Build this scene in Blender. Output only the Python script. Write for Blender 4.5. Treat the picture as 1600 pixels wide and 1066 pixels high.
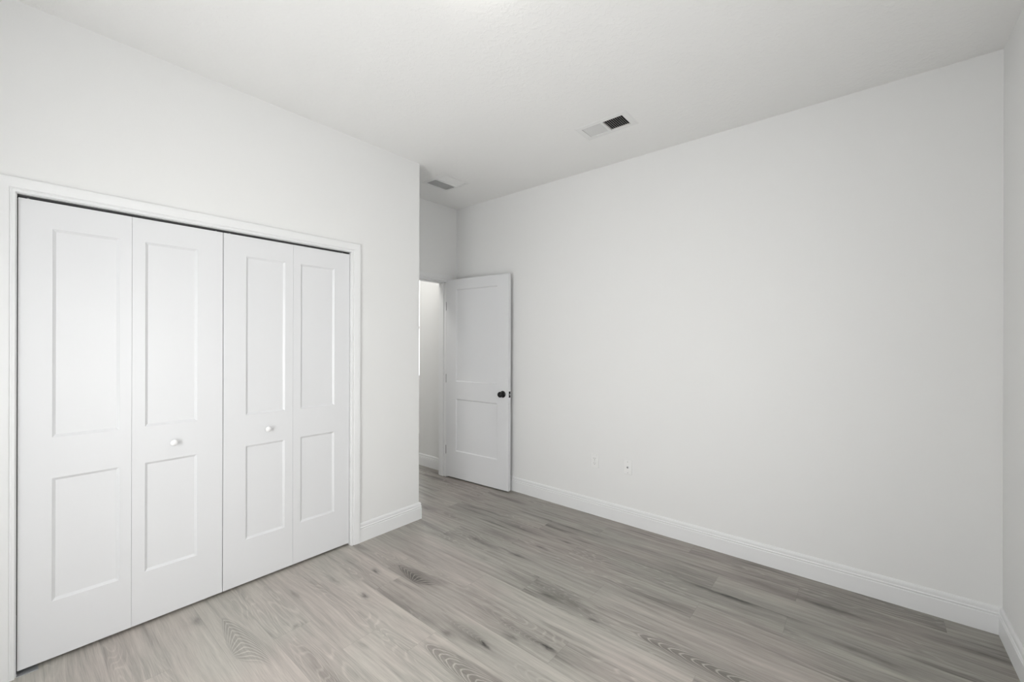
import bpy, bmesh, math, random
from mathutils import Vector, Matrix
for o in list(bpy.data.objects): bpy.data.objects.remove(o, do_unlink=True)
S = bpy.context.scene
COL = S.collection

# ------------------------------------------------------------------ camera
cam_d = bpy.data.cameras.new('camera'); cam = bpy.data.objects.new('camera', cam_d); COL.objects.link(cam)
rt = Vector((0.76740003, 0.64116436, 0.00233698)); up = Vector((-0.0016463, -0.00167446, 0.99999724)); fw = Vector((-0.6411665, 0.76740176, 0.00022944))
M = Matrix((rt, up, -fw)).transposed().to_4x4(); M.translation = Vector((0, 0, 1.4176))
cam.matrix_world = M
cam_d.sensor_width = 36; cam_d.lens = 655.69 / 1600 * 36; cam_d.shift_y = 2.24 / 1600
cam_d.clip_start = 0.02
S.camera = cam

# ------------------------------------------------------------------ world, light, exposure
S.view_settings.view_transform = 'Standard'; S.view_settings.look = 'None'
S.view_settings.gamma = 1; S.view_settings.use_curve_mapping = False
S.view_settings.exposure = 0.0
P_WORLD, P_FRONT, P_RIGHT, P_LAMP, P_HALL = 4.2, 29, 14, 11.0, 16
W = bpy.data.worlds.new('world'); S.world = W; W.use_nodes = True
W.node_tree.nodes['Background'].inputs[0].default_value = (0.92, 0.94, 0.955, 1)
W.node_tree.nodes['Background'].inputs[1].default_value = P_WORLD

def area(name, loc, rot, sx, sy, power, color=(1, 1, 1), shape='RECTANGLE', spread=180):
    l = bpy.data.lights.new(name, 'AREA'); l.shape = shape; l.size = sx; l.size_y = sy; l.energy = power; l.color = color
    l.spread = math.radians(spread)
    o = bpy.data.objects.new(name, l); COL.objects.link(o); o.location = loc; o.rotation_euler = rot
    return o
area('front_window_daylight', (-1.25, -0.84, 1.22), (math.radians(90 - 5), 0, math.radians(180)), 1.3, 1.4, P_FRONT, (1, 0.992, 0.985), spread=160).rotation_euler = (math.radians(90 - 5), 0, 0)
area('right_window_daylight', (0.765, 0.70, 1.30), (math.radians(90 - 5), 0, math.radians(90)), 1.3, 1.4, P_RIGHT, (1, 0.992, 0.985), spread=160)

# ------------------------------------------------------------------ dimensions (metres; camera stands at x=0, y=0)
XL, YB, XR, YF, H = -2.735, 3.10, 0.525, -0.60, 2.853
YE = 2.113            # end of the closet wall
XA = -3.375           # entry wall
XH = -3.495
# ------------------------------------------------------------------ material helpers
class V:
    nt = None
    def __init__(s, sock): s.s = sock
    @staticmethod
    def m(op, *a, clamp=False):
        n = V.nt.nodes.new('ShaderNodeMath'); n.operation = op; n.use_clamp = clamp
        for i, x in enumerate(a):
            if isinstance(x, V): V.nt.links.new(x.s, n.inputs[i])
            else: n.inputs[i].default_value = x
        return V(n.outputs[0])
    def __add__(s, o): return V.m('ADD', s, o)
    __radd__ = __add__
    def __sub__(s, o): return V.m('SUBTRACT', s, o)
    def __rsub__(s, o): return V.m('SUBTRACT', o, s)
    def __mul__(s, o): return V.m('MULTIPLY', s, o)
    __rmul__ = __mul__
    def __truediv__(s, o): return V.m('DIVIDE', s, o)
def vec(x, y, z=0.0):
    n = V.nt.nodes.new('ShaderNodeCombineXYZ')
    for i, a in enumerate((x, y, z)):
        if isinstance(a, V): V.nt.links.new(a.s, n.inputs[i])
        else: n.inputs[i].default_value = a
    return n.outputs[0]
def noise(v, scale=1.0, detail=3.0, rough=0.5, dist=0.0):
    n = V.nt.nodes.new('ShaderNodeTexNoise'); n.inputs['Scale'].default_value = scale; n.inputs['Detail'].default_value = detail
    n.inputs['Roughness'].default_value = rough; n.inputs['Distortion'].default_value = dist
    V.nt.links.new(v, n.inputs['Vector']); return V(n.outputs['Fac'])
def sstep(x, a, b):
    n = V.nt.nodes.new('ShaderNodeMapRange'); n.interpolation_type = 'SMOOTHSTEP'
    V.nt.links.new(x.s, n.inputs[0]); n.inputs[1].default_value = a; n.inputs[2].default_value = b
    return V(n.outputs[0])
def attr(name, out='Fac'):
    n = V.nt.nodes.new('ShaderNodeAttribute'); n.attribute_name = name; return V(n.outputs[out])
def bump(nt, bsdf, h, strength, dist):
    b = nt.nodes.new('ShaderNodeBump'); b.inputs['Strength'].default_value = strength; b.inputs['Distance'].default_value = dist
    nt.links.new(h.s, b.inputs['Height']); nt.links.new(b.outputs[0], bsdf.inputs['Normal'])
def mat(name, col, rough=0.5, metal=0.0, bumps=None, spec=0.5):
    m = bpy.data.materials.new(name); m.use_nodes = True; nt = m.node_tree; b = nt.nodes['Principled BSDF']
    b.inputs['Base Color'].default_value = (*col, 1); b.inputs['Roughness'].default_value = rough; b.inputs['Metallic'].default_value = metal
    b.inputs['Specular IOR Level'].default_value = spec
    V.nt = nt
    g = nt.nodes.new('ShaderNodeNewGeometry')
    if bumps:
        sc, st, di, det = bumps
        bump(nt, b, noise(g.outputs['Position'], sc, det, 0.55), st, di)
    return m
M_wall = mat('wall_paint', (0.80, 0.801, 0.792), 0.55, bumps=(140, 0.12, 0.002, 3), spec=0.35)
M_ceil = mat('knockdown_ceiling', (0.875, 0.874, 0.862), 0.8, spec=0.2)
V.nt = M_ceil.node_tree
_g = V.nt.nodes.new('ShaderNodeNewGeometry').outputs['Position']
bump(M_ceil.node_tree, M_ceil.node_tree.nodes['Principled BSDF'], sstep(noise(_g, 38, 4, 0.6, 0.4), 0.47, 0.60), 0.22, 0.003)
M_trim = mat('semi_gloss_trim', (0.80, 0.805, 0.805), 0.38, bumps=(60, 0.03, 0.001, 2))
M_door = mat('satin_white_door', (0.745, 0.75, 0.76), 0.36, bumps=(90, 0.04, 0.001, 2))
M_knobw = mat('white_enamel', (0.87, 0.87, 0.87), 0.22)
M_black = mat('matte_black_metal', (0.012, 0.012, 0.013), 0.38, 0.4)
M_steel = mat('galvanised_steel', (0.52, 0.53, 0.54), 0.4, 0.8)
M_dark = mat('dark_duct', (0.02, 0.02, 0.02), 0.8)
M_boot = mat('duct_sheet_metal', (0.025, 0.025, 0.025), 0.8)
M_regw = mat('register_white', (0.80, 0.80, 0.79), 0.45)
M_plate = mat('white_plastic', (0.84, 0.84, 0.83), 0.35)
M_slot = mat('slot_black', (0.02, 0.02, 0.02), 0.6)
M_track = mat('dark_track', (0.03, 0.03, 0.03), 0.5)
M_inside = mat('unfinished_closet_inside', (0.25, 0.25, 0.24), 0.8)
M_glass = bpy.data.materials.new('window_glass'); M_glass.use_nodes = True
_n = M_glass.node_tree; _n.nodes.clear()
_o = _n.nodes.new('ShaderNodeOutputMaterial'); _x = _n.nodes.new('ShaderNodeMixShader'); _t = _n.nodes.new('ShaderNodeBsdfTransparent'); _gl = _n.nodes.new('ShaderNodeBsdfGlossy')
_gl.inputs['Roughness'].default_value = 0.02; _x.inputs[0].default_value = 0.06
_n.links.new(_t.outputs[0], _x.inputs[1]); _n.links.new(_gl.outputs[0], _x.inputs[2]); _n.links.new(_x.outputs[0], _o.inputs[0])
M_lamp = bpy.data.materials.new('opal_lamp_glow'); M_lamp.use_nodes = True
_b = M_lamp.node_tree.nodes['Principled BSDF']; _b.inputs['Base Color'].default_value = (0.9, 0.9, 0.88, 1)
_b.inputs['Emission Color'].default_value = (1, 0.97, 0.92, 1); _b.inputs['Emission Strength'].default_value = P_LAMP

# ------------------------------------------------------------------ mesh helpers
def obj(name, bm, m, parent=None, smooth=False, bevel=0.0, seg=2):
    bmesh.ops.recalc_face_normals(bm, faces=bm.faces)
    me = bpy.data.meshes.new(name); bm.to_mesh(me); bm.free(); me.materials.append(m)
    if smooth:
        for p in me.polygons: p.use_smooth = True
    o = bpy.data.objects.new(name, me); COL.objects.link(o)
    if bevel:
        b = o.modifiers.new('bevel', 'BEVEL'); b.width = bevel; b.segments = seg; b.limit_method = 'ANGLE'; b.angle_limit = math.radians(40)
    if parent: o.parent = parent
    return o
def tag(o, label, cat=None, group=None, kind=None):
    if label: o['label'] = label
    if cat: o['category'] = cat
    if group: o['group'] = group
    if kind: o['kind'] = kind
    return o
def empty(name, loc, rz=0.0, rot=None):
    o = bpy.data.objects.new(name, None); COL.objects.link(o); o.location = loc
    o.rotation_euler = rot if rot else (0, 0, rz); o.empty_display_size = 0.1
    return o
def box(bm, x0, x1, y0, y1, z0, z1):
    v = [bm.verts.new(p) for p in ((x0, y0, z0), (x1, y0, z0), (x1, y1, z0), (x0, y1, z0), (x0, y0, z1), (x1, y0, z1), (x1, y1, z1), (x0, y1, z1))]
    for f in ((0, 3, 2, 1), (4, 5, 6, 7), (0, 1, 5, 4), (1, 2, 6, 5), (2, 3, 7, 6), (3, 0, 4, 7)): bm.faces.new([v[i] for i in f])
def boxes(*bs):
    bm = bmesh.new()
    for b in bs: box(bm, *b)
    return bm
def sweep(bm, prof, path):
    """prof: list of (a,b) ; path: list of functions/frames (origin, A, B): point = origin + a*A + b*B. Closed profile."""
    rings = [[bm.verts.new(O + A * a + B * b) for a, b in prof] for O, A, B in path]
    n = len(prof)
    for r0, r1 in zip(rings, rings[1:]):
        for i in range(n): bm.faces.new((r0[i], r0[(i + 1) % n], r1[(i + 1) % n], r1[i]))
    bm.faces.new(rings[0]); bm.faces.new(list(reversed(rings[-1])))
def lathe(bm, prof, seg=28, mtx=None):
    """prof: (r, h) about local z"""
    rings = []
    for r, h in prof:
        if r < 1e-6: rings.append([bm.verts.new((0, 0, h))])
        else: rings.append([bm.verts.new((r * math.cos(2 * math.pi * k / seg), r * math.sin(2 * math.pi * k / seg), h)) for k in range(seg)])
    for a, b in zip(rings, rings[1:]):
        for k in range(seg):
            k2 = (k + 1) % seg
            if len(a) == 1 and len(b) == 1: continue
            if len(a) == 1: bm.faces.new((a[0], b[k2], b[k]))
            elif len(b) == 1: bm.faces.new((a[k], a[k2], b[0]))
            else: bm.faces.new((a[k], a[k2], b[k2], b[k]))
    for r in (rings[0], rings[-1]):
        if len(r) > 1: bm.faces.new(r)
    if mtx: bmesh.ops.transform(bm, matrix=mtx, verts=bm.verts)
def Z(v): return Vector(v)

def panel_slab(w, h, t, panels, dep=0.0095, slope=0.0105, both=True):
    """leaf in local coords: x 0..w, z 0..h, face at y=0 (towards -y), back at y=t, with recessed flat panels"""
    bm = bmesh.new()
    xs = sorted({0.0, w} | {p[0] for p in panels} | {p[1] for p in panels}); zs = sorted({0.0, h} | {p[2] for p in panels} | {p[3] for p in panels})
    def side(y, s):
        for i in range(len(xs) - 1):
            for j in range(len(zs) - 1):
                x0, x1, z0, z1 = xs[i], xs[i + 1], zs[j], zs[j + 1]
                q = [bm.verts.new((x, y, z)) for x, z in ((x0, z0), (x1, z0), (x1, z1), (x0, z1))]
                inp = [p for p in panels if p[0] <= x0 + 1e-6 and p[1] >= x1 - 1e-6 and p[2] <= z0 + 1e-6 and p[3] >= z1 - 1e-6]
                if inp:
                    d = slope
                    # small quirk step then slope down to the flat panel
                    k = [bm.verts.new((x, y + s * 0.0022, z)) for x, z in ((x0 + .0008, z0 + .0008), (x1 - .0008, z0 + .0008), (x1 - .0008, z1 - .0008), (x0 + .0008, z1 - .0008))]
                    r = [bm.verts.new((x, y + s * dep, z)) for x, z in ((x0 + d, z0 + d), (x1 - d, z0 + d), (x1 - d, z1 - d), (x0 + d, z1 - d))]
                    for a in range(4):
                        b = (a + 1) % 4
                        bm.faces.new((q[a], q[b], k[b], k[a])); bm.faces.new((k[a], k[b], r[b], r[a]))
                    bm.faces.new(r)
                else: bm.faces.new(q)
    side(0, 1)
    if both: side(t, -1)
    else: bm.faces.new([bm.verts.new(p) for p in ((0, t, 0), (0, t, h), (w, t, h), (w, t, 0))])
    for (x0, x1, y0, y1, z0, z1) in ((0, 0, 0, t, 0, h), (w, w, 0, t, 0, h)):
        bm.faces.new([bm.verts.new(p) for p in ((x0, y0, z0), (x0, y1, z0), (x0, y1, z1), (x0, y0, z1))])
    for z in (0, h):
        bm.faces.new([bm.verts.new(p) for p in ((0, 0, z), (w, 0, z), (w, t, z), (0, t, z))])
    bmesh.ops.remove_doubles(bm, verts=bm.verts, dist=1e-5)
    # dissolve collinear leftovers keeps the mesh clean
    return bm

# ------------------------------------------------------------------ walls
T = 0.115
struct = lambda name, bm, m, label, cat, **k: tag(obj(name, bm, m, **k), label, cat, kind='structure')
OY0, OY1, OZ = 0.012, 1.530, 2.052     # closet rough opening
bm = boxes((XL - T, XL, YF - T, OY0, 0, H), (XL - T, XL, OY0, OY1, OZ, H))
# pier and return to the entry wall, one L-shaped prism
P = [(XL, OY1), (XL, YE - .006), (XL - .0018, YE - .0018), (XL - .006, YE), (XA, YE), (XA, YE - T), (XL - T, YE - T), (XL - T, OY1)]
lo = [bm.verts.new((x, y, 0)) for x, y in P]; hi = [bm.verts.new((x, y, H)) for x, y in P]
for i in range(len(P)):
    j = (i + 1) % len(P); bm.faces.new((lo[i], lo[j], hi[j], hi[i]))
bm.faces.new(lo); bm.faces.new(hi)
struct('wall_left', bm, M_wall, 'plain white wall holding the bifold closet doors, left of the entry recess', 'wall')
struct('wall_back', boxes((XH, XR + T, YB, YB + T, 0, H)), M_wall, 'long blank white wall behind the open door with two outlet plates low down', 'wall')
WX0, WX1, WZ0, WZ1 = -1.83, -0.67, 0.50, 1.98
VY0, VY1 = 0.12, 1.28
struct('wall_right', boxes((XR, XR + T, YF - T, VY0, 0, H), (XR, XR + T, VY1, YB, 0, H), (XR, XR + T, VY0, VY1, 0, WZ0), (XR, XR + T, VY0, VY1, WZ1, H)), M_wall, 'narrow sliver of white wall at the right edge of the photo', 'wall')
struct('wall_front', boxes((XL, WX0, YF - T, YF, 0, H), (WX1, XR, YF - T, YF, 0, H), (WX0, WX1, YF - T, YF, 0, WZ0), (WX0, WX1, YF - T, YF, WZ1, H)), M_wall,
       'white wall with the window, behind the camera', 'wall')
DY0, DY1, DZ = 2.150, 2.975, 2.072
struct('wall_entry', boxes((XH, XA, YE - T, DY0, 0, H), (XH, XA, DY1, YB, 0, H), (XH, XA, DY0, DY1, DZ, H)), M_wall,
       'short shaded white wall above and around the doorway at the end of the recess', 'wall')
struct('wall_hall', boxes((-3.962, XH, 3.06, 3.06 + T, 0, H), (-3.962, -3.962 + T, 3.06 + T, 5.4, 0, H)), M_wall, 'white hallway wall seen through the open doorway', 'wall')
struct('wall_far', boxes((-5.4, -5.285, 0.9, 3.2, 0, H), (-5.4, -5.285, 4.9, 5.5, 0, H), (-5.4, -5.285, 3.2, 4.9, 0, .85), (-5.4, -5.285, 3.2, 4.9, 2.45, H),
       (-5.285, XH, 0.9, 1.0, 0, H), (-5.285, -3.815, 5.4, 5.5, 0, H)), M_wall, 'white walls of the room beyond the hallway', 'wall')
struct('wall_closet', boxes((XA, XA + .02, -.12, YE - T, 0, H), (XA + .02, XL - T, -.12, -.10, 0, H)), M_inside, 'closet interior walls hidden behind the bifold doors', 'wall')
# the hall's own east side, behind the closet
struct('wall_passage', boxes((XH, XA, 0.9, YE - T, 0, H)), M_wall, 'white hallway wall backing onto the closet', 'wall')

# ------------------------------------------------------------------ ceiling with two register holes
R1 = (-1.452, -1.163, 2.464, 2.598)
R2 = (-3.010, -2.742, 2.398, 2.632)
xs = sorted([-5.5, R1[0], R1[1], R2[0], R2[1], XR + T]); ys = sorted([YF - T, R1[2], R1[3], R2[2], R2[3], 5.5])
bm = bmesh.new()
for i in range(len(xs) - 1):
    for j in range(len(ys) - 1):
        cx, cy = (xs[i] + xs[i + 1]) / 2, (ys[j] + ys[j + 1]) / 2
        if any(r[0] < cx < r[1] and r[2] < cy < r[3] for r in (R1, R2)): continue
        bm.faces.new([bm.verts.new(p) for p in ((xs[i], ys[j], H), (xs[i], ys[j + 1], H), (xs[i + 1], ys[j + 1], H), (xs[i + 1], ys[j], H))])
bmesh.ops.remove_doubles(bm, verts=bm.verts, dist=1e-5)
box(bm, -5.5, XR + T, YF - T, 5.5, H + .26, H + .30)
struct('ceiling', bm, M_ceil, 'white ceiling with a light knockdown texture', 'ceiling')

# ------------------------------------------------------------------ floor of staggered planks
PW, PL = 0.1783, 1.22
joints = {0: -1.55, 1: -2.15, 2: -1.84, 3: -1.60, 4: -2.14, 5: -1.065, 6: -1.764, 7: -1.495, 8: -1.16, 9: -0.68, 10: -0.297, 11: -0.67, 12: -0.28, 13: -0.90,
          -1: -0.70, -2: -2.30}
Y0 = 0.630
bm = bmesh.new(); tones = []; seeds = []; uvs = []
rnd = random.Random(11)
def plank_tone_falloff(k):   # rows darken toward the back wall as painted light falloff; random variation on top
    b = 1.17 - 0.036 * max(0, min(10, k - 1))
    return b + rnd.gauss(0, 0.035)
for k in range(-7, 28):
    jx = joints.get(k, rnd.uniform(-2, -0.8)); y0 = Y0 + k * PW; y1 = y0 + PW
    x = jx - PL * math.ceil((jx + 5.5) / PL)
    while x < XR + T:
        xa, xb = max(x, -5.5), min(x + PL, XR + T)
        if xb > xa + 1e-4:
            f = bm.faces.new([bm.verts.new(p) for p in ((xa, y0, 0), (xb, y0, 0), (xb, y1, 0), (xa, y1, 0))])
            tones.append(plank_tone_falloff(k)); seeds.append(rnd.random()); uvs.append([(xa - x, 0), (xb - x, 0), (xb - x, PW), (xa - x, PW)])
        x += PL
me = bpy.data.meshes.new('floor'); bm.to_mesh(me); bm.free()
a = me.attributes.new('tone_falloff', 'FLOAT', 'FACE'); a.data.foreach_set('value', tones)
a = me.attributes.new('seed', 'FLOAT', 'FACE'); a.data.foreach_set('value', seeds)
uv = me.uv_layers.new(name='plank')
for p in me.polygons:
    for q, li in enumerate(p.loop_indices): uv.data[li].uv = uvs[p.index][q]
floor = bpy.data.objects.new('floor', me); COL.objects.link(floor)
tag(floor, 'grey brown wood plank floor with knots and arched grain', 'floor', kind='structure')

M_floor = bpy.data.materials.new('grey_oak_planks'); M_floor.use_nodes = True; nt = M_floor.node_tree; V.nt = nt
bs = nt.nodes['Principled BSDF']; me.materials.append(M_floor)
gp = nt.nodes.new('ShaderNodeNewGeometry').outputs['Position']
sp = nt.nodes.new('ShaderNodeSeparateXYZ'); nt.links.new(gp, sp.inputs[0]); X, Y = V(sp.outputs[0]), V(sp.outputs[1])
un = nt.nodes.new('ShaderNodeUVMap'); un.uv_map = 'plank'; su = nt.nodes.new('ShaderNodeSeparateXYZ'); nt.links.new(un.outputs[0], su.inputs[0]); U, VV = V(su.outputs[0]), V(su.outputs[1])
tone_falloff, seed = attr('tone_falloff'), attr('seed')
Xs = X + seed * 37.0; Ys = Y + seed * 11.0
wob = noise(vec(Xs * 1.4, Ys * 3.0), 1, 2) - 0.5
Yw = Ys + wob * 0.05
fine = noise(vec(Xs * 9.0, Yw * 330.0), 1, 3, 0.6) - 0.5
pore = noise(vec(Xs * 26.0, Yw * 620.0), 1, 2, 0.6)
med = noise(vec(Xs * 2.2, Yw * 46.0), 1, 4, 0.6) - 0.5
broad = noise(vec(Xs * 1.1, Yw * 8.0), 1, 3, 0.5) - 0.5
fign = noise(vec(Xs * 0.95, Yw * 7.5, seed * 9.0), 1, 2, 0.45)
ring = V.m('ABSOLUTE', V.m('FRACT', fign * 26.0) - 0.5) * 2.0
rings = sstep(ring, 0.55, 0.98)
figm = sstep(noise(vec(Xs * 0.9, Ys * 4.0, 3.3), 1, 1), 0.46, 0.62)
dark_streak = sstep(noise(vec(Xs * 1.3, Yw * 13.0, 7.7), 1, 3, 0.55), 0.55, 0.74)
val = tone_falloff + fine * 0.60 + med * 0.95 + broad * 0.50
val = val + rings * figm * 0.20 - figm * 0.10 - dark_streak * 0.34
val = val - sstep(pore, 0.60, 0.75) * 0.06
wx_ = noise(vec(X * 11.0, Y * 34.0, 4.0), 1, 3, 0.65) - 0.5; wy_ = noise(vec(X * 9.0, Y * 26.0, 9.0), 1, 3, 0.65) - 0.5
XW = X + wx_ * 0.10; YW = Y + wy_ * 0.035
def gauss(cx, cy, rx, ry):
    dx = (XW - cx) / rx; dy = (YW - cy) / ry
    return V.m('EXPONENT', (dx * dx + dy * dy) * -1.0)
def row(cy):
    k = math.floor((cy - Y0) / PW); c = Y0 + (k + .5) * PW
    return V.m('LESS_THAN', V.m('ABSOLUTE', Y - c), PW / 2)
dis = (noise(vec(X * 9.0, Y * 30.0), 1, 3, 0.6) - 0.5)
# knots and dark flecks (x, y, rx, ry, depth): a dark eye, and around it a softer stain
knots = [(-2.307, 1.454, .030, .012, .45), (-2.13, 1.276, .026, .013, .45), (-1.548, 1.367, .030, .018, .28), (-1.363, 1.430, .030, .011, .42), (-1.299, 1.548, .030, .018, .30), (-1.109, 1.604, .035, .011, .45),
         (-1.36, 1.935, .05, .02, .25), (-1.764, 2.170, .04, .012, .42), (-1.691, 2.356, .045, .010, .40), (-1.623, 2.539, .045, .010, .38), (-0.630, 2.573, .16, .017, .34), (-0.42, 2.588, .2, .010, .22), (-0.129, 2.818, .11, .024, .32), (-0.451, 2.835, .13, .028, .24),
         (-0.03, 2.506, .14, .022, .24), (0.12, 2.49, .10, .03, .18), (-1.69, 2.757, .17, .016, .33), (-1.951, 2.50, .12, .018, .32), (-2.07, 2.321, .13, .035, .26), (-2.093, 2.154, .11, .020, .34), (-2.58, .609, .035, .025, .22), (-2.874, 2.293, .10, .03, .28),
         (-1.90, 1.99, .03, .02, .1), (-1.17, 1.96, .10, .02, .2), (-1.05, 1.915, .025, .010, .35), (-2.45, 1.03, .05, .010, .28), (-2.42, 1.24, .05, .012, .30), (-1.80, 1.06, .035, .010, .22), (-2.165, .925, .012, .02, .2),
         (-1.63, 1.99, .10, .012, .18), (-1.50, 2.02, .02, .01, .1), (-2.35, 2.02, .14, .014, .12), (-0.85, 2.22, .20, .012, .18), (-2.5, 2.5, .1, .02, .25), (-2.75, 2.72, .12, .03, .22), (-0.86, 2.70, .16, .010, .16), (-1.33, 2.36, .2, .012, .14)]
stains = [(-1.45, 1.42, .16, .05, .20), (-1.22, 1.60, .20, .045, .22), (-2.10, 1.56, .17, .055, .28), (-1.33, 1.98, .16, .05, .24), (-0.55, 2.56, .32, .05, .16), (-2.62, .62, .07, .05, .12), (-1.95, 1.40, .22, .05, .14), (-0.05, 2.83, .3, .06, .12), (0.25, 2.72, .3, .07, .10), (-1.65, 1.64, .18, .05, .08)]
dk = None
for cx, cy, rx, ry, s in knots + stains:
    t_ = gauss(cx, cy, rx * 1.3, ry * 1.05) * row(cy) * (s * 1.3)
    dk = t_ if dk is None else dk + t_
dk = dk * (1.0 + dis * 1.6 + med * 1.2)
lines = None
def add_line(t_):
    global lines
    lines = t_ if lines is None else lines + t_
def parab(tx, v0, ln, cu, cl, sp_, dark=0.34, light=0.50, hw=.07):
    global dk
    u = X - tx; v = Y - v0
    up_ = V.m('GREATER_THAN', v, 0.0)
    c = up_ * cu + (1.0 - up_) * cl
    jag = noise(vec(X * 30.0, Y * 60.0), 1, 2) - 0.5
    ph = (u - v * v * c + jag * 0.02) / sp_ 
    r = 1.0 - V.m('ABSOLUTE', V.m('FRACT', ph) * 2.0 - 1.0)
    ins = u - v * v * c + dis * 0.05
    mask = sstep(ins, -0.02, 0.04) * (1.0 - sstep(u, ln * .7, ln)) * V.m('EXPONENT', (v / hw) * (v / hw) * -1.0) * row(v0)
    add_line(sstep(r, 0.62, 0.97) * mask * light)
    dk = dk + mask * dark
parab(-1.585, 1.255, .62, 62, 95, .046)
parab(-0.86, 1.962, .75, 75, 110, .050, .42, .55, .06)
parab(-1.62, 1.44, .30, 70, 150, .030, .10, .16, .04)
parab(-1.42, 1.60, .32, 70, 150, .030, .10, .18, .04)
parab(-1.20, 1.43, .40, 100, 60, .060, .05, .12, .05)
parab(-1.47, 1.99, .34, 90, 120, .035, .08, .14, .04)
def fan(xr, yr, v1, x0, x1, sp_, dark, light):
    """arches that spring from one root at the plank edge and bend over along the grain"""
    global dk
    v = Y - yr; h_ = V.m('MINIMUM', V.m('MAXIMUM', v / v1, 0.03), 1.0); f_ = V.m('POWER', h_, 0.6)
    over = V.m('MAXIMUM', v - v1, 0.0); u = X - xr
    e = (u - over * over * 55.0 - over * 0.8) / f_
    ph = e / sp_ + dis * 0.35
    r = 1.0 - V.m('ABSOLUTE', V.m('FRACT', ph) * 2.0 - 1.0)
    mask = sstep(e, x0, x0 + .05) * (1.0 - sstep(e, x1 - .08, x1)) * sstep(v, 0.0, 0.012) * (1.0 - sstep(u, .10, .24)) * (1.0 - sstep(v, v1 * 1.9, v1 * 3.1)) * row(yr + v1)
    add_line(sstep(r, 0.60, 0.97) * mask * light)
    dk = dk + mask * dark
fan(-2.182, .645, .055, -.36, .16, .042, .26, .46)
fan(-2.040, 1.530, .055, -.25, .16, .036, .34, .46)
val = val * (1.0 - dk) + lines
seam = V.m('MINIMUM', V.m('MINIMUM', VV, PW - VV), V.m('MINIMUM', U, PL - U))
val = val * (0.84 + sstep(seam, 0.0004, 0.0018) * 0.16)
hue = noise(vec(X * 1.2 + 5.0, Y * 2.2), 1, 2)
mixn = nt.nodes.new('ShaderNodeMix'); mixn.data_type = 'RGBA'
mixn.inputs[6].default_value = (0.410, 0.372, 0.338, 1); mixn.inputs[7].default_value = (0.394, 0.374, 0.336, 1)
nt.links.new(sstep(hue, 0.38, 0.62).s, mixn.inputs[0])
vm = nt.nodes.new('ShaderNodeVectorMath'); vm.operation = 'SCALE'
nt.links.new(mixn.outputs[2], vm.inputs[0]); nt.links.new(val.s, vm.inputs['Scale'])
nt.links.new(vm.outputs[0], bs.inputs['Base Color'])
bs.inputs['Roughness'].default_value = 0.42; bs.inputs['Specular IOR Level'].default_value = 0.4
bump(nt, bs, fine + sstep(seam, 0.0, 0.002) * 1.5, 0.10, 0.001)

# ------------------------------------------------------------------ baseboards (one moulded profile)
BH = 0.133
BP = [(0, 0), (.0150, 0), (.0150, .088), (.0138, .0905), (.0122, .0915), (.0122, .0955), (.0142, .0975), (.0148, .1000), (.0142, .1030), (.0112, .1055), (.0104, .1075), (.0108, .1100), (.0108, .1200), (.0092, .1265), (.0060, .1310), (.0030, BH), (0, BH)]
def base(name, pts, label):
    """pts: polyline on the wall faces; room side is to the RIGHT of the direction of travel"""
    bm = bmesh.new(); path = []
    P_ = [Vector((x, y, 0)) for x, y in pts]
    nrm = []
    for a_, b_ in zip(P_, P_[1:]):
        d = (b_ - a_).normalized(); nrm.append(Vector((d.y, -d.x, 0)))
    for i, p in enumerate(P_):
        if i == 0: n_ = nrm[0]
        elif i == len(P_) - 1: n_ = nrm[-1]
        else:
            s_ = nrm[i - 1] + nrm[i]; n_ = s_ / s_.length_squared * 2
        path.append((p, n_, Vector((0, 0, 1))))
    sweep(bm, BP, path)
    return struct(name, bm, M_trim, label, 'baseboard')
base('baseboard_left', [(XL, 1.581), (XL, YE), (XA, YE)], 'short white baseboard right of the closet, turning the outside corner')
base('baseboard_back', [(XA, YB), (XR, YB)], 'long white baseboard along the blank wall behind the open door')
base('baseboard_right', [(XR, YB), (XR, YF)], 'white baseboard running out of frame at the bottom right')
base('baseboard_front', [(XR, YF), (XL, YF)], 'white baseboard under the window behind the camera')
base('baseboard_hall', [(-3.962, 3.06), (XH, 3.06)], 'short white baseboard in the hallway seen through the doorway')

# ------------------------------------------------------------------ casings and jambs
CW = 0.062
CP = [(0, 0), (0, .0075), (.002, .0105), (.010, .0110), (.0125, .0085), (.0155, .0085), (.0180, .0130), (.022, .0140), (.040, .0165), (.050, .0172), (.058, .0170), (.061, .0155), (CW, .0130), (CW, 0)]  # (across, proud)
def casing(bm, u0, u1, ztop, frame, z0=0.0, bottom=False):
    """mitred casing round an opening u0..u1 ; frame(u,z,proud)->point"""
    ring = []
    def col(u, z, su, sz): return [bm.verts.new(frame(u + su * a_, z + sz * a_, p_)) for a_, p_ in CP]
    if bottom: cs = [col(u0, z0, -1, -1), col(u0, ztop, -1, 1), col(u1, ztop, 1, 1), col(u1, z0, 1, -1)]; cs.append(cs[0])
    else: cs = [col(u0, z0, -1, 0), col(u0, ztop, -1, 1), col(u1, ztop, 1, 1), col(u1, z0, 1, 0)]
    n = len(CP)
    for a_, b_ in zip(cs, cs[1:]):
        for i in range(n): bm.faces.new((a_[i], a_[(i + 1) % n], b_[(i + 1) % n], b_[i]))
    if not bottom: bm.faces.new(cs[0]); bm.faces.new(cs[-1])
bm = bmesh.new(); casing(bm, .0155, 1.5265, 2.0455, lambda u, z, p: Vector((XL + p, u, z)))
t1 = struct('trim_1', bm, M_trim, 'white moulded casing framing the bifold closet doors', 'door casing')
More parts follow.
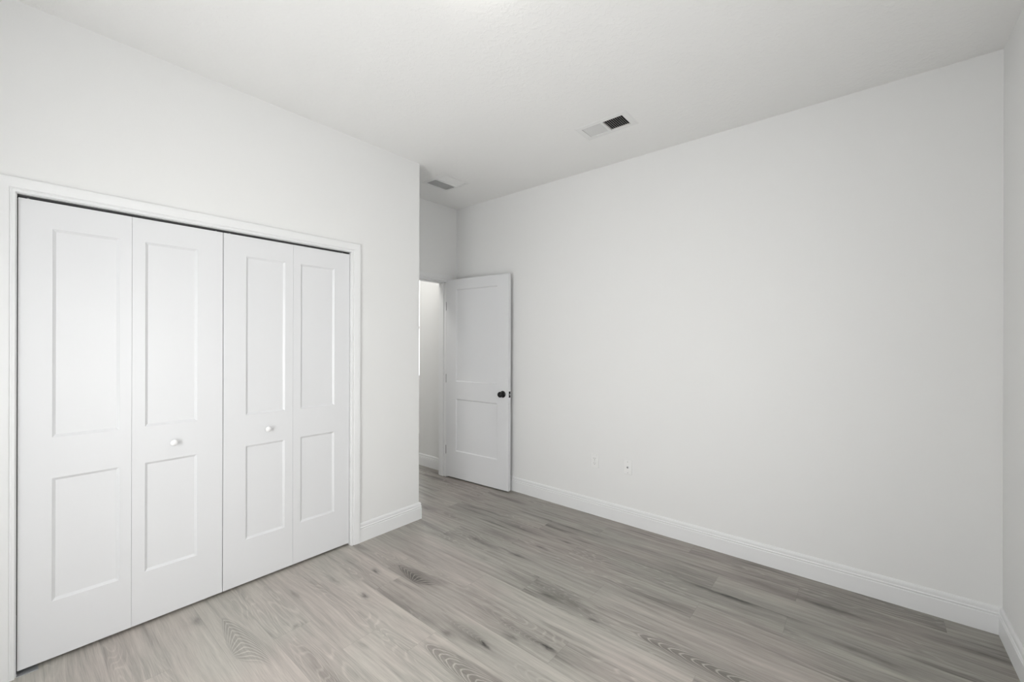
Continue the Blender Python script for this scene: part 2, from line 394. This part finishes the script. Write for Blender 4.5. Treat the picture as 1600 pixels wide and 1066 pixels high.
struct('trim_2', boxes((XL - T, XL, OY0, .0190, 0, OZ - .01), (XL - T, XL, 1.5235, OY1, 0, OZ - .01), (XL - T, XL, OY0, OY1, 2.0435, OZ)), M_trim, 'thin white jamb lining the closet opening', 'door jamb')
bm = bmesh.new(); casing(bm, 2.166, 2.966, 2.064, lambda u, z, p: Vector((XA + p, u, z)))
struct('trim_3', bm, M_trim, 'white casing above the hallway doorway in the recess', 'door casing')
bm = boxes((XH, XA, 2.150, 2.168, 0, DZ), (XH, XA, 2.957, 2.975, 0, DZ), (XH, XA, 2.168, 2.957, 2.056, DZ),
           (XH + .02, XA - .037, 2.168, 2.178, 0, 2.056), (XH + .02, XA - .037, 2.947, 2.957, 0, 2.056), (XH + .02, XA - .037, 2.178, 2.947, 2.046, 2.056))
struct('trim_4', bm, M_trim, 'white jamb and stop lining the hallway doorway', 'door jamb')
bm = bmesh.new(); casing(bm, 2.166, 2.963, 2.064, lambda u, z, p: Vector((XH - p, u, z)))
struct('trim_5', bm, M_trim, 'white casing on the hallway side of the doorway', 'door casing')
# closet head track in the shade above the doors
tr = obj('door_track', boxes((XL - .055, XL - .022, .019, 1.5235, 2.0375, 2.0435), (XL - .055, XL - .052, .019, 1.5235, 2.032, 2.0375), (XL - .025, XL - .022, .019, 1.5235, 2.035, 2.0375)), M_track)
tag(tr, 'dark metal track in the gap above the closet doors', 'door track')
br = obj('floor_bracket', boxes((XL - .045, XL + .006, .0195, .082, 0, .003), (XL - .045, XL - .002, .0195, .0215, .003, .011)), M_steel, bevel=.0006)
tag(br, 'small metal pivot bracket on the floor at the foot of the leftmost closet leaf', 'bracket')

# ------------------------------------------------------------------ bifold doors
XD = XL - .015; DB, DT = .0165, 2.030
def leaf(y0, y1, py0, py1, parent, py):
    bm = panel_slab(y1 - y0, DT - DB, .034, [(py0 - y0, py1 - y0, .267 - DB, .811 - DB), (py0 - y0, py1 - y0, .993 - DB, 1.915 - DB)])
    # local x -> world +y, local y(back) -> world -x
    bmesh.ops.transform(bm, matrix=Matrix(((0, -1, 0, 0), (1, 0, 0, y0 - py), (0, 0, 1, 0), (0, 0, 0, 1))), verts=bm.verts)
    return obj('door_leaf', bm, M_door, parent, bevel=.0012, seg=2)
def pull(parent, y, py, z=.896):
    bm = bmesh.new()
    lathe(bm, [(.0095, -.0005), (.0095, .001), (.0075, .004), (.0068, .010), (.0085, .014), (.0130, .0165), (.0160, .0200), (.0168, .0240), (.0155, .0280), (.0115, .0310), (.006, .0325), (0, .033)], 32,
          Matrix.Translation((0, y - py, z - DB)) @ Matrix.Rotation(math.radians(90), 4, 'Y'))
    tag(obj('knob', bm, M_knobw, parent, smooth=True), 'round white mushroom knob')
def pins(parent, ys, py):
    for y in ys:
        bm = bmesh.new(); lathe(bm, [(.0035, 0), (.0035, .016), (.0025, .018), (0, .018)], 12, Matrix.Translation((-.014, y - py, DT - DB - .002)))
        tag(obj('pivot_pin', bm, M_steel, parent), 'small bright metal pin reaching up to the track')
def bifold(name, label, leaves, ky, pys):
    py = leaves[0][0]
    r = tag(empty(name, (XD, py, DB)), label, 'closet door', kind='structure')
    for l in leaves: leaf(*l, r, py)
    pull(r, ky, py); pins(r, pys, py)
    for z in (.25, 1.0, 1.8):   # hinges on the back of the fold
        bm = bmesh.new(); yj = leaves[0][1] - py; box(bm, -.0325, -.0305, yj - .02, yj + .02, z - .03, z + .03)
        obj('hinge', bm, M_steel, r)
bifold('door_1', 'left pair of white bifold closet doors with a white knob on its right leaf', [(.0220, .3838, .1215, .3395), (.3848, .7650, .4350, .6475)], .545, (.050, .735))
bifold('door_2', 'right pair of white bifold closet doors with a white knob on its left leaf', [(.7680, 1.1432, .8815, 1.0955), (1.1442, 1.5205, 1.1905, 1.4120)], .992, (.800, 1.475))

# ------------------------------------------------------------------ entry door, standing open against the back wall
Lw, Ht = .818, 2.058
d3 = tag(empty('door_3', (-3.372, 2.9555, .014), math.radians(3.7)), 'white two-panel door standing open against the back wall, black knob', 'door', kind='structure')
bm = panel_slab(Lw, Ht, .035, [(.138, .680, .277, .818), (.138, .680, 1.000, 1.952)], dep=.010, slope=.008)
obj('door_slab', bm, M_door, d3, bevel=.001)
def black_knob(sgn):
    bm = bmesh.new()
    base_y = 0 if sgn < 0 else .035
    lathe(bm, [(.0325, 0), (.0325, .0035), (.030, .007), (.018, .009), (.0115, .012), (.0105, .022), (.013, .027), (.0215, .031), (.0265, .037), (.0275, .044), (.0260, .051), (.0200, .0565), (.010, .0590), (0, .0595)], 36,
          Matrix.Translation((.752, base_y, .912)) @ Matrix.Rotation(math.radians(90 if sgn < 0 else -90), 4, 'X'))
    return bm
tag(obj('knob', black_knob(-1), M_black, d3, smooth=True), 'round matte black knob')
bm = black_knob(1); bmesh.ops.scale(bm, vec=(1, .97, 1), verts=bm.verts, space=Matrix.Translation((0, -.035, 0)))
tag(obj('knob', bm, M_black, d3, smooth=True), 'round matte black knob, wall side')
tag(obj('latch_plate', boxes((Lw - .0004, Lw + .0018, .0055, .0295, .883, .941)), M_black, d3, bevel=.0008), 'black latch plate on the door edge')
tag(obj('latch_bolt', boxes((Lw + .0018, Lw + .0095, .012, .023, .904, .920)), M_steel, d3, bevel=.0015), 'metal latch bolt')
for z in (.29, 1.04, 1.80):
    bm = bmesh.new(); lathe(bm, [(.0, 0), (.0042, 0), (.0042, .09), (.0, .09)], 16, Matrix.Translation((-.0035, .0035, z - .045 - .014)))
    box(bm, -.003, -.0008, .004, .032, z - .059, z + .031)
    tag(obj('hinge', bm, M_black, d3), 'black butt hinge')

# ------------------------------------------------------------------ ceiling registers
def register(name, label, rect, outer, nb, tilts, bars):
    x0, x1, y0, y1 = rect; X0, X1, Y0_, Y1 = outer; cx, cy = (x0 + x1) / 2, (y0 + y1) / 2
    r = tag(empty(name, (cx, cy, H)), label, 'air vent', group=None)
    L = lambda x, y, z: (x - cx, y - cy, z)
    # stamped face frame: flat ring, bevelled down outer lip, central mullion
    bm = bmesh.new()
    def ring(a_, b_, za, zb):
        A_ = [bm.verts.new(L(*p, za)) for p in ((a_[0], a_[2]), (a_[1], a_[2]), (a_[1], a_[3]), (a_[0], a_[3]))]
        B_ = [bm.verts.new(L(*p, zb)) for p in ((b_[0], b_[2]), (b_[1], b_[2]), (b_[1], b_[3]), (b_[0], b_[3]))]
        for i in range(4): bm.faces.new((A_[i], A_[(i + 1) % 4], B_[(i + 1) % 4], B_[i]))
    o1 = outer; o2 = (X0 + .008, X1 - .008, Y0_ + .008, Y1 - .008); o3 = (x0 + .0, x1 - .0, y0 + .0, y1 - .0)
    ring(o1, o2, -.0005, -.004); ring(o2, o3, -.004, -.0045); ring(o3, o3, -.0045, .004); ring(o3, o1, .004, -.0005)
    mw = .007
    box(bm, -mw, mw, y0 - cy, y1 - cy, -.0065, .004)
    obj('face_frame', bm, M_regw, r)
    # blades: left bank tilts one way, right bank the other
    for tilt, (a_, b_) in ((tilts[0], (x0, cx - mw)), (tilts[1], (cx + mw, x1))):
        n = nb; pitch = (b_ - a_) / n; w = pitch * .98
        for k in range(n):
            xc = a_ + (k + .5) * pitch - cx; t_ = math.radians(tilt)
            bm = bmesh.new(); box(bm, -w / 2, w / 2, y0 - cy, y1 - cy, -.00045, .00045)
            bmesh.ops.transform(bm, matrix=Matrix.Translation((xc, 0, .003)) @ Matrix.Rotation(t_, 4, 'Y'), verts=bm.verts)
            obj('louvre_blade', bm, M_regw, r)
    for k in range(bars):
        yb = y0 + (k + 1) * (y1 - y0) / (bars + 1) - cy
        obj('cross_vane', boxes((x0 - cx, x1 - cx, yb - .0008, yb + .0008, .013, .030)), M_boot, r)
    # duct boot behind
    bm = bmesh.new(); d_ = .22
    for (a_, b_) in (((x0, y0), (x1, y0)), ((x1, y0), (x1, y1)), ((x1, y1), (x0, y1)), ((x0, y1), (x0, y0))):
        bm.faces.new([bm.verts.new(p) for p in (L(*a_, .004), L(*b_, .004), L(*b_, d_), L(*a_, d_))])
    bm.faces.new([bm.verts.new(L(*p, d_)) for p in ((x0, y0), (x1, y0), (x1, y1), (x0, y1))])
    obj('duct_boot', bm, M_boot, r)
    return r
r1 = register('ceiling_register', 'white two-way ceiling air register near the back wall, right bank of louvres open and dark', R1, (-1.492, -1.122, 2.428, 2.634), 10, (-38, 50), 3)
r2 = register('ceiling_register', 'white ceiling air register in the shaded entry recess above the open door', R2, (-3.042, -2.708, 2.366, 2.664), 14, (62, -30), 3)

# ------------------------------------------------------------------ outlets
def plate(name, label, x, z):
    r = tag(empty(name, (x, YB, z)), label, 'wall plate'); 
    bm = bmesh.new(); box(bm, -.035, .035, -.006, 0, -.057, .057)
    for v in bm.verts:
        if v.co.y < -.003: v.co.x *= .93; v.co.z *= .955
    obj('cover_plate', bm, M_plate, r, bevel=.0015)
    return r
o1 = plate('power_outlet', 'white duplex power outlet low on the back wall, left of the cable outlet', -1.693, .443)
for s in (-1, 1):
    bm = bmesh.new(); zc = s * .0195
    seg = 28; pts = []
    for k in range(seg):
        a_ = 2 * math.pi * k / seg; pts.append((.0172 * math.cos(a_), max(-.0135, min(.0135, .0172 * math.sin(a_))) + zc))
    f0 = [bm.verts.new((x, -.0055, z)) for x, z in pts]; f1 = [bm.verts.new((x, -.0085, z)) for x, z in pts]
    bm.faces.new(f1)
    for i in range(seg): bm.faces.new((f0[i], f0[(i + 1) % seg], f1[(i + 1) % seg], f1[i]))
    rc = obj('receptacle', bm, M_plate, o1)
    bm = boxes((-.0075, -.0055, -.0088, -.0083, zc - .001, zc + .008), (.0055, .0075, -.0088, -.0083, zc, zc + .0075))
    lathe_b = bmesh.new(); lathe(lathe_b, [(0, .0), (.0026, .0), (.0026, .0005), (0, .0005)], 12, Matrix.Translation((0, -.0083, zc - .0075)) @ Matrix.Rotation(math.radians(90), 4, 'X'))
    me_ = bpy.data.meshes.new('t'); lathe_b.to_mesh(me_); lathe_b.free(); bm.from_mesh(me_)
    tag(obj('contact_slots', bm, M_slot, rc), 'dark contact slots')
def screw(parent, z):
    bm = bmesh.new(); lathe(bm, [(0.0033, 0), (.0033, .0008), (.002, .0015), (0, .0016)], 14, Matrix.Translation((0, -.0058, z)) @ Matrix.Rotation(math.radians(90), 4, 'X'))
    obj('screw', bm, M_steel, parent)
screw(o1, 0)
o2 = plate('cable_outlet', 'white wall plate with one dark round cable socket, right of the power outlet', -1.405, .445)
screw(o2, .042); screw(o2, -.042)
bm = bmesh.new(); lathe(bm, [(.0085, 0), (.0085, .003), (.0062, .0032), (.0062, .0085), (.0048, .009), (.0048, .004), (0, .004)], 18, Matrix.Translation((0, -.0055, 0)) @ Matrix.Rotation(math.radians(90), 4, 'X'))
ck = tag(obj('cable_socket', bm, M_steel, o2), 'round threaded metal cable socket')
bm = bmesh.new(); lathe(bm, [(.0047, 0), (.0047, .004), (0, .0042)], 14, Matrix.Translation((0, -.0098, 0)) @ Matrix.Rotation(math.radians(90), 4, 'X'))
tag(obj('socket_core', bm, M_slot, ck), 'dark socket hole')

# ------------------------------------------------------------------ windows (the room's is behind the camera)
def window(name, label, o, u, wdt, z0, z1, depth_dir, grid=1):
    """o: centre on inner wall face, u: direction along the wall, depth_dir: outwards"""
    r = tag(empty(name, (o[0], o[1], z0)), label, 'window', kind='structure')
    u = Vector(u); d = Vector(depth_dir)
    def bx(bm, a0, a1, b0, b1, zz0, zz1):
        pts = [u * a_ + d * b_ + Vector((0, 0, z_)) for a_, b_, z_ in ((a0, b0, zz0), (a1, b0, zz0), (a1, b1, zz0), (a0, b1, zz0), (a0, b0, zz1), (a1, b0, zz1), (a1, b1, zz1), (a0, b1, zz1))]
        v = [bm.verts.new(p) for p in pts]
        for f in ((0, 3, 2, 1), (4, 5, 6, 7), (0, 1, 5, 4), (1, 2, 6, 5), (2, 3, 7, 6), (3, 0, 4, 7)): bm.faces.new([v[i] for i in f])
    h = z1 - z0; w2 = wdt / 2; fr = .045
    bm = bmesh.new(); bx(bm, -w2, -w2 + fr, .05, .10, 0, h); bx(bm, w2 - fr, w2, .05, .10, 0, h); bx(bm, -w2 + fr, w2 - fr, .05, .10, 0, fr); bx(bm, -w2 + fr, w2 - fr, .05, .10, h - fr, h)
    bx(bm, -w2 + fr, w2 - fr, .055, .095, h / 2 - .02, h / 2 + .02)
    obj('window_frame', bm, M_trim, r)
    for a_, b_ in ((fr, h / 2 - .02), (h / 2 + .02, h - fr)):
        bm = bmesh.new(); bx(bm, -w2 + fr, w2 - fr, .073, .077, a_, b_); obj('window_pane', bm, M_glass, r)
    bm = bmesh.new(); bx(bm, -w2 - .03, w2 + .03, -.03, -.0005, -.02, .0); bx(bm, -w2, w2, -.0005, .05, -.0, .004); obj('window_sill', bm, M_trim, r)
    return r
window('window_1', 'white framed window in the wall behind the camera', ((WX0 + WX1) / 2, YF, 0), (1, 0, 0), WX1 - WX0, WZ0, WZ1, (0, -1, 0))
window('window_2', 'white framed window in the right wall, out of frame beside the camera', (XR, (VY0 + VY1) / 2, 0), (0, 1, 0), VY1 - VY0, WZ0, WZ1, (1, 0, 0))
window('window_3', 'bright window in the room beyond the hallway', (-5.285, 4.05, 0), (0, 1, 0), 1.7, .85, 2.45, (-1, 0, 0))

# ------------------------------------------------------------------ lamps of the place
def flush_lamp(name, label, x, y, power, r_=.15):
    r = tag(empty(name, (x, y, H)), label, 'ceiling light')
    bm = bmesh.new(); lathe(bm, [(r_ + .012, 0), (r_ + .012, -.012), (r_, -.018), (r_ - .01, -.012), (r_ - .01, 0)], 40); obj('lamp_base', bm, M_trim, r, smooth=False)
    bm = bmesh.new(); lathe(bm, [(r_ - .01, -.012)] + [((r_ - .01) * math.cos(a_ * math.pi / 16), -.012 - .06 * math.sin(a_ * math.pi / 16)) for a_ in range(1, 8)] + [(0, -.072)], 40)
    obj('lamp_shade', bm, M_lamp, r, smooth=True)
    if power:
        l = bpy.data.lights.new('lamp_bulb', 'POINT'); l.energy = power; l.shadow_soft_size = .08; l.color = (1, .98, .95)
        lo_ = bpy.data.objects.new('lamp_bulb', l); COL.objects.link(lo_); lo_.location = (x, y, H - .16)
    return r
flush_lamp('ceiling_light', 'round opal flush ceiling light at the middle of the bedroom ceiling', -1.10, 1.10, 0)
flush_lamp('ceiling_light', 'round opal flush ceiling light in the hallway beyond the doorway', -3.80, 2.10, P_HALL)
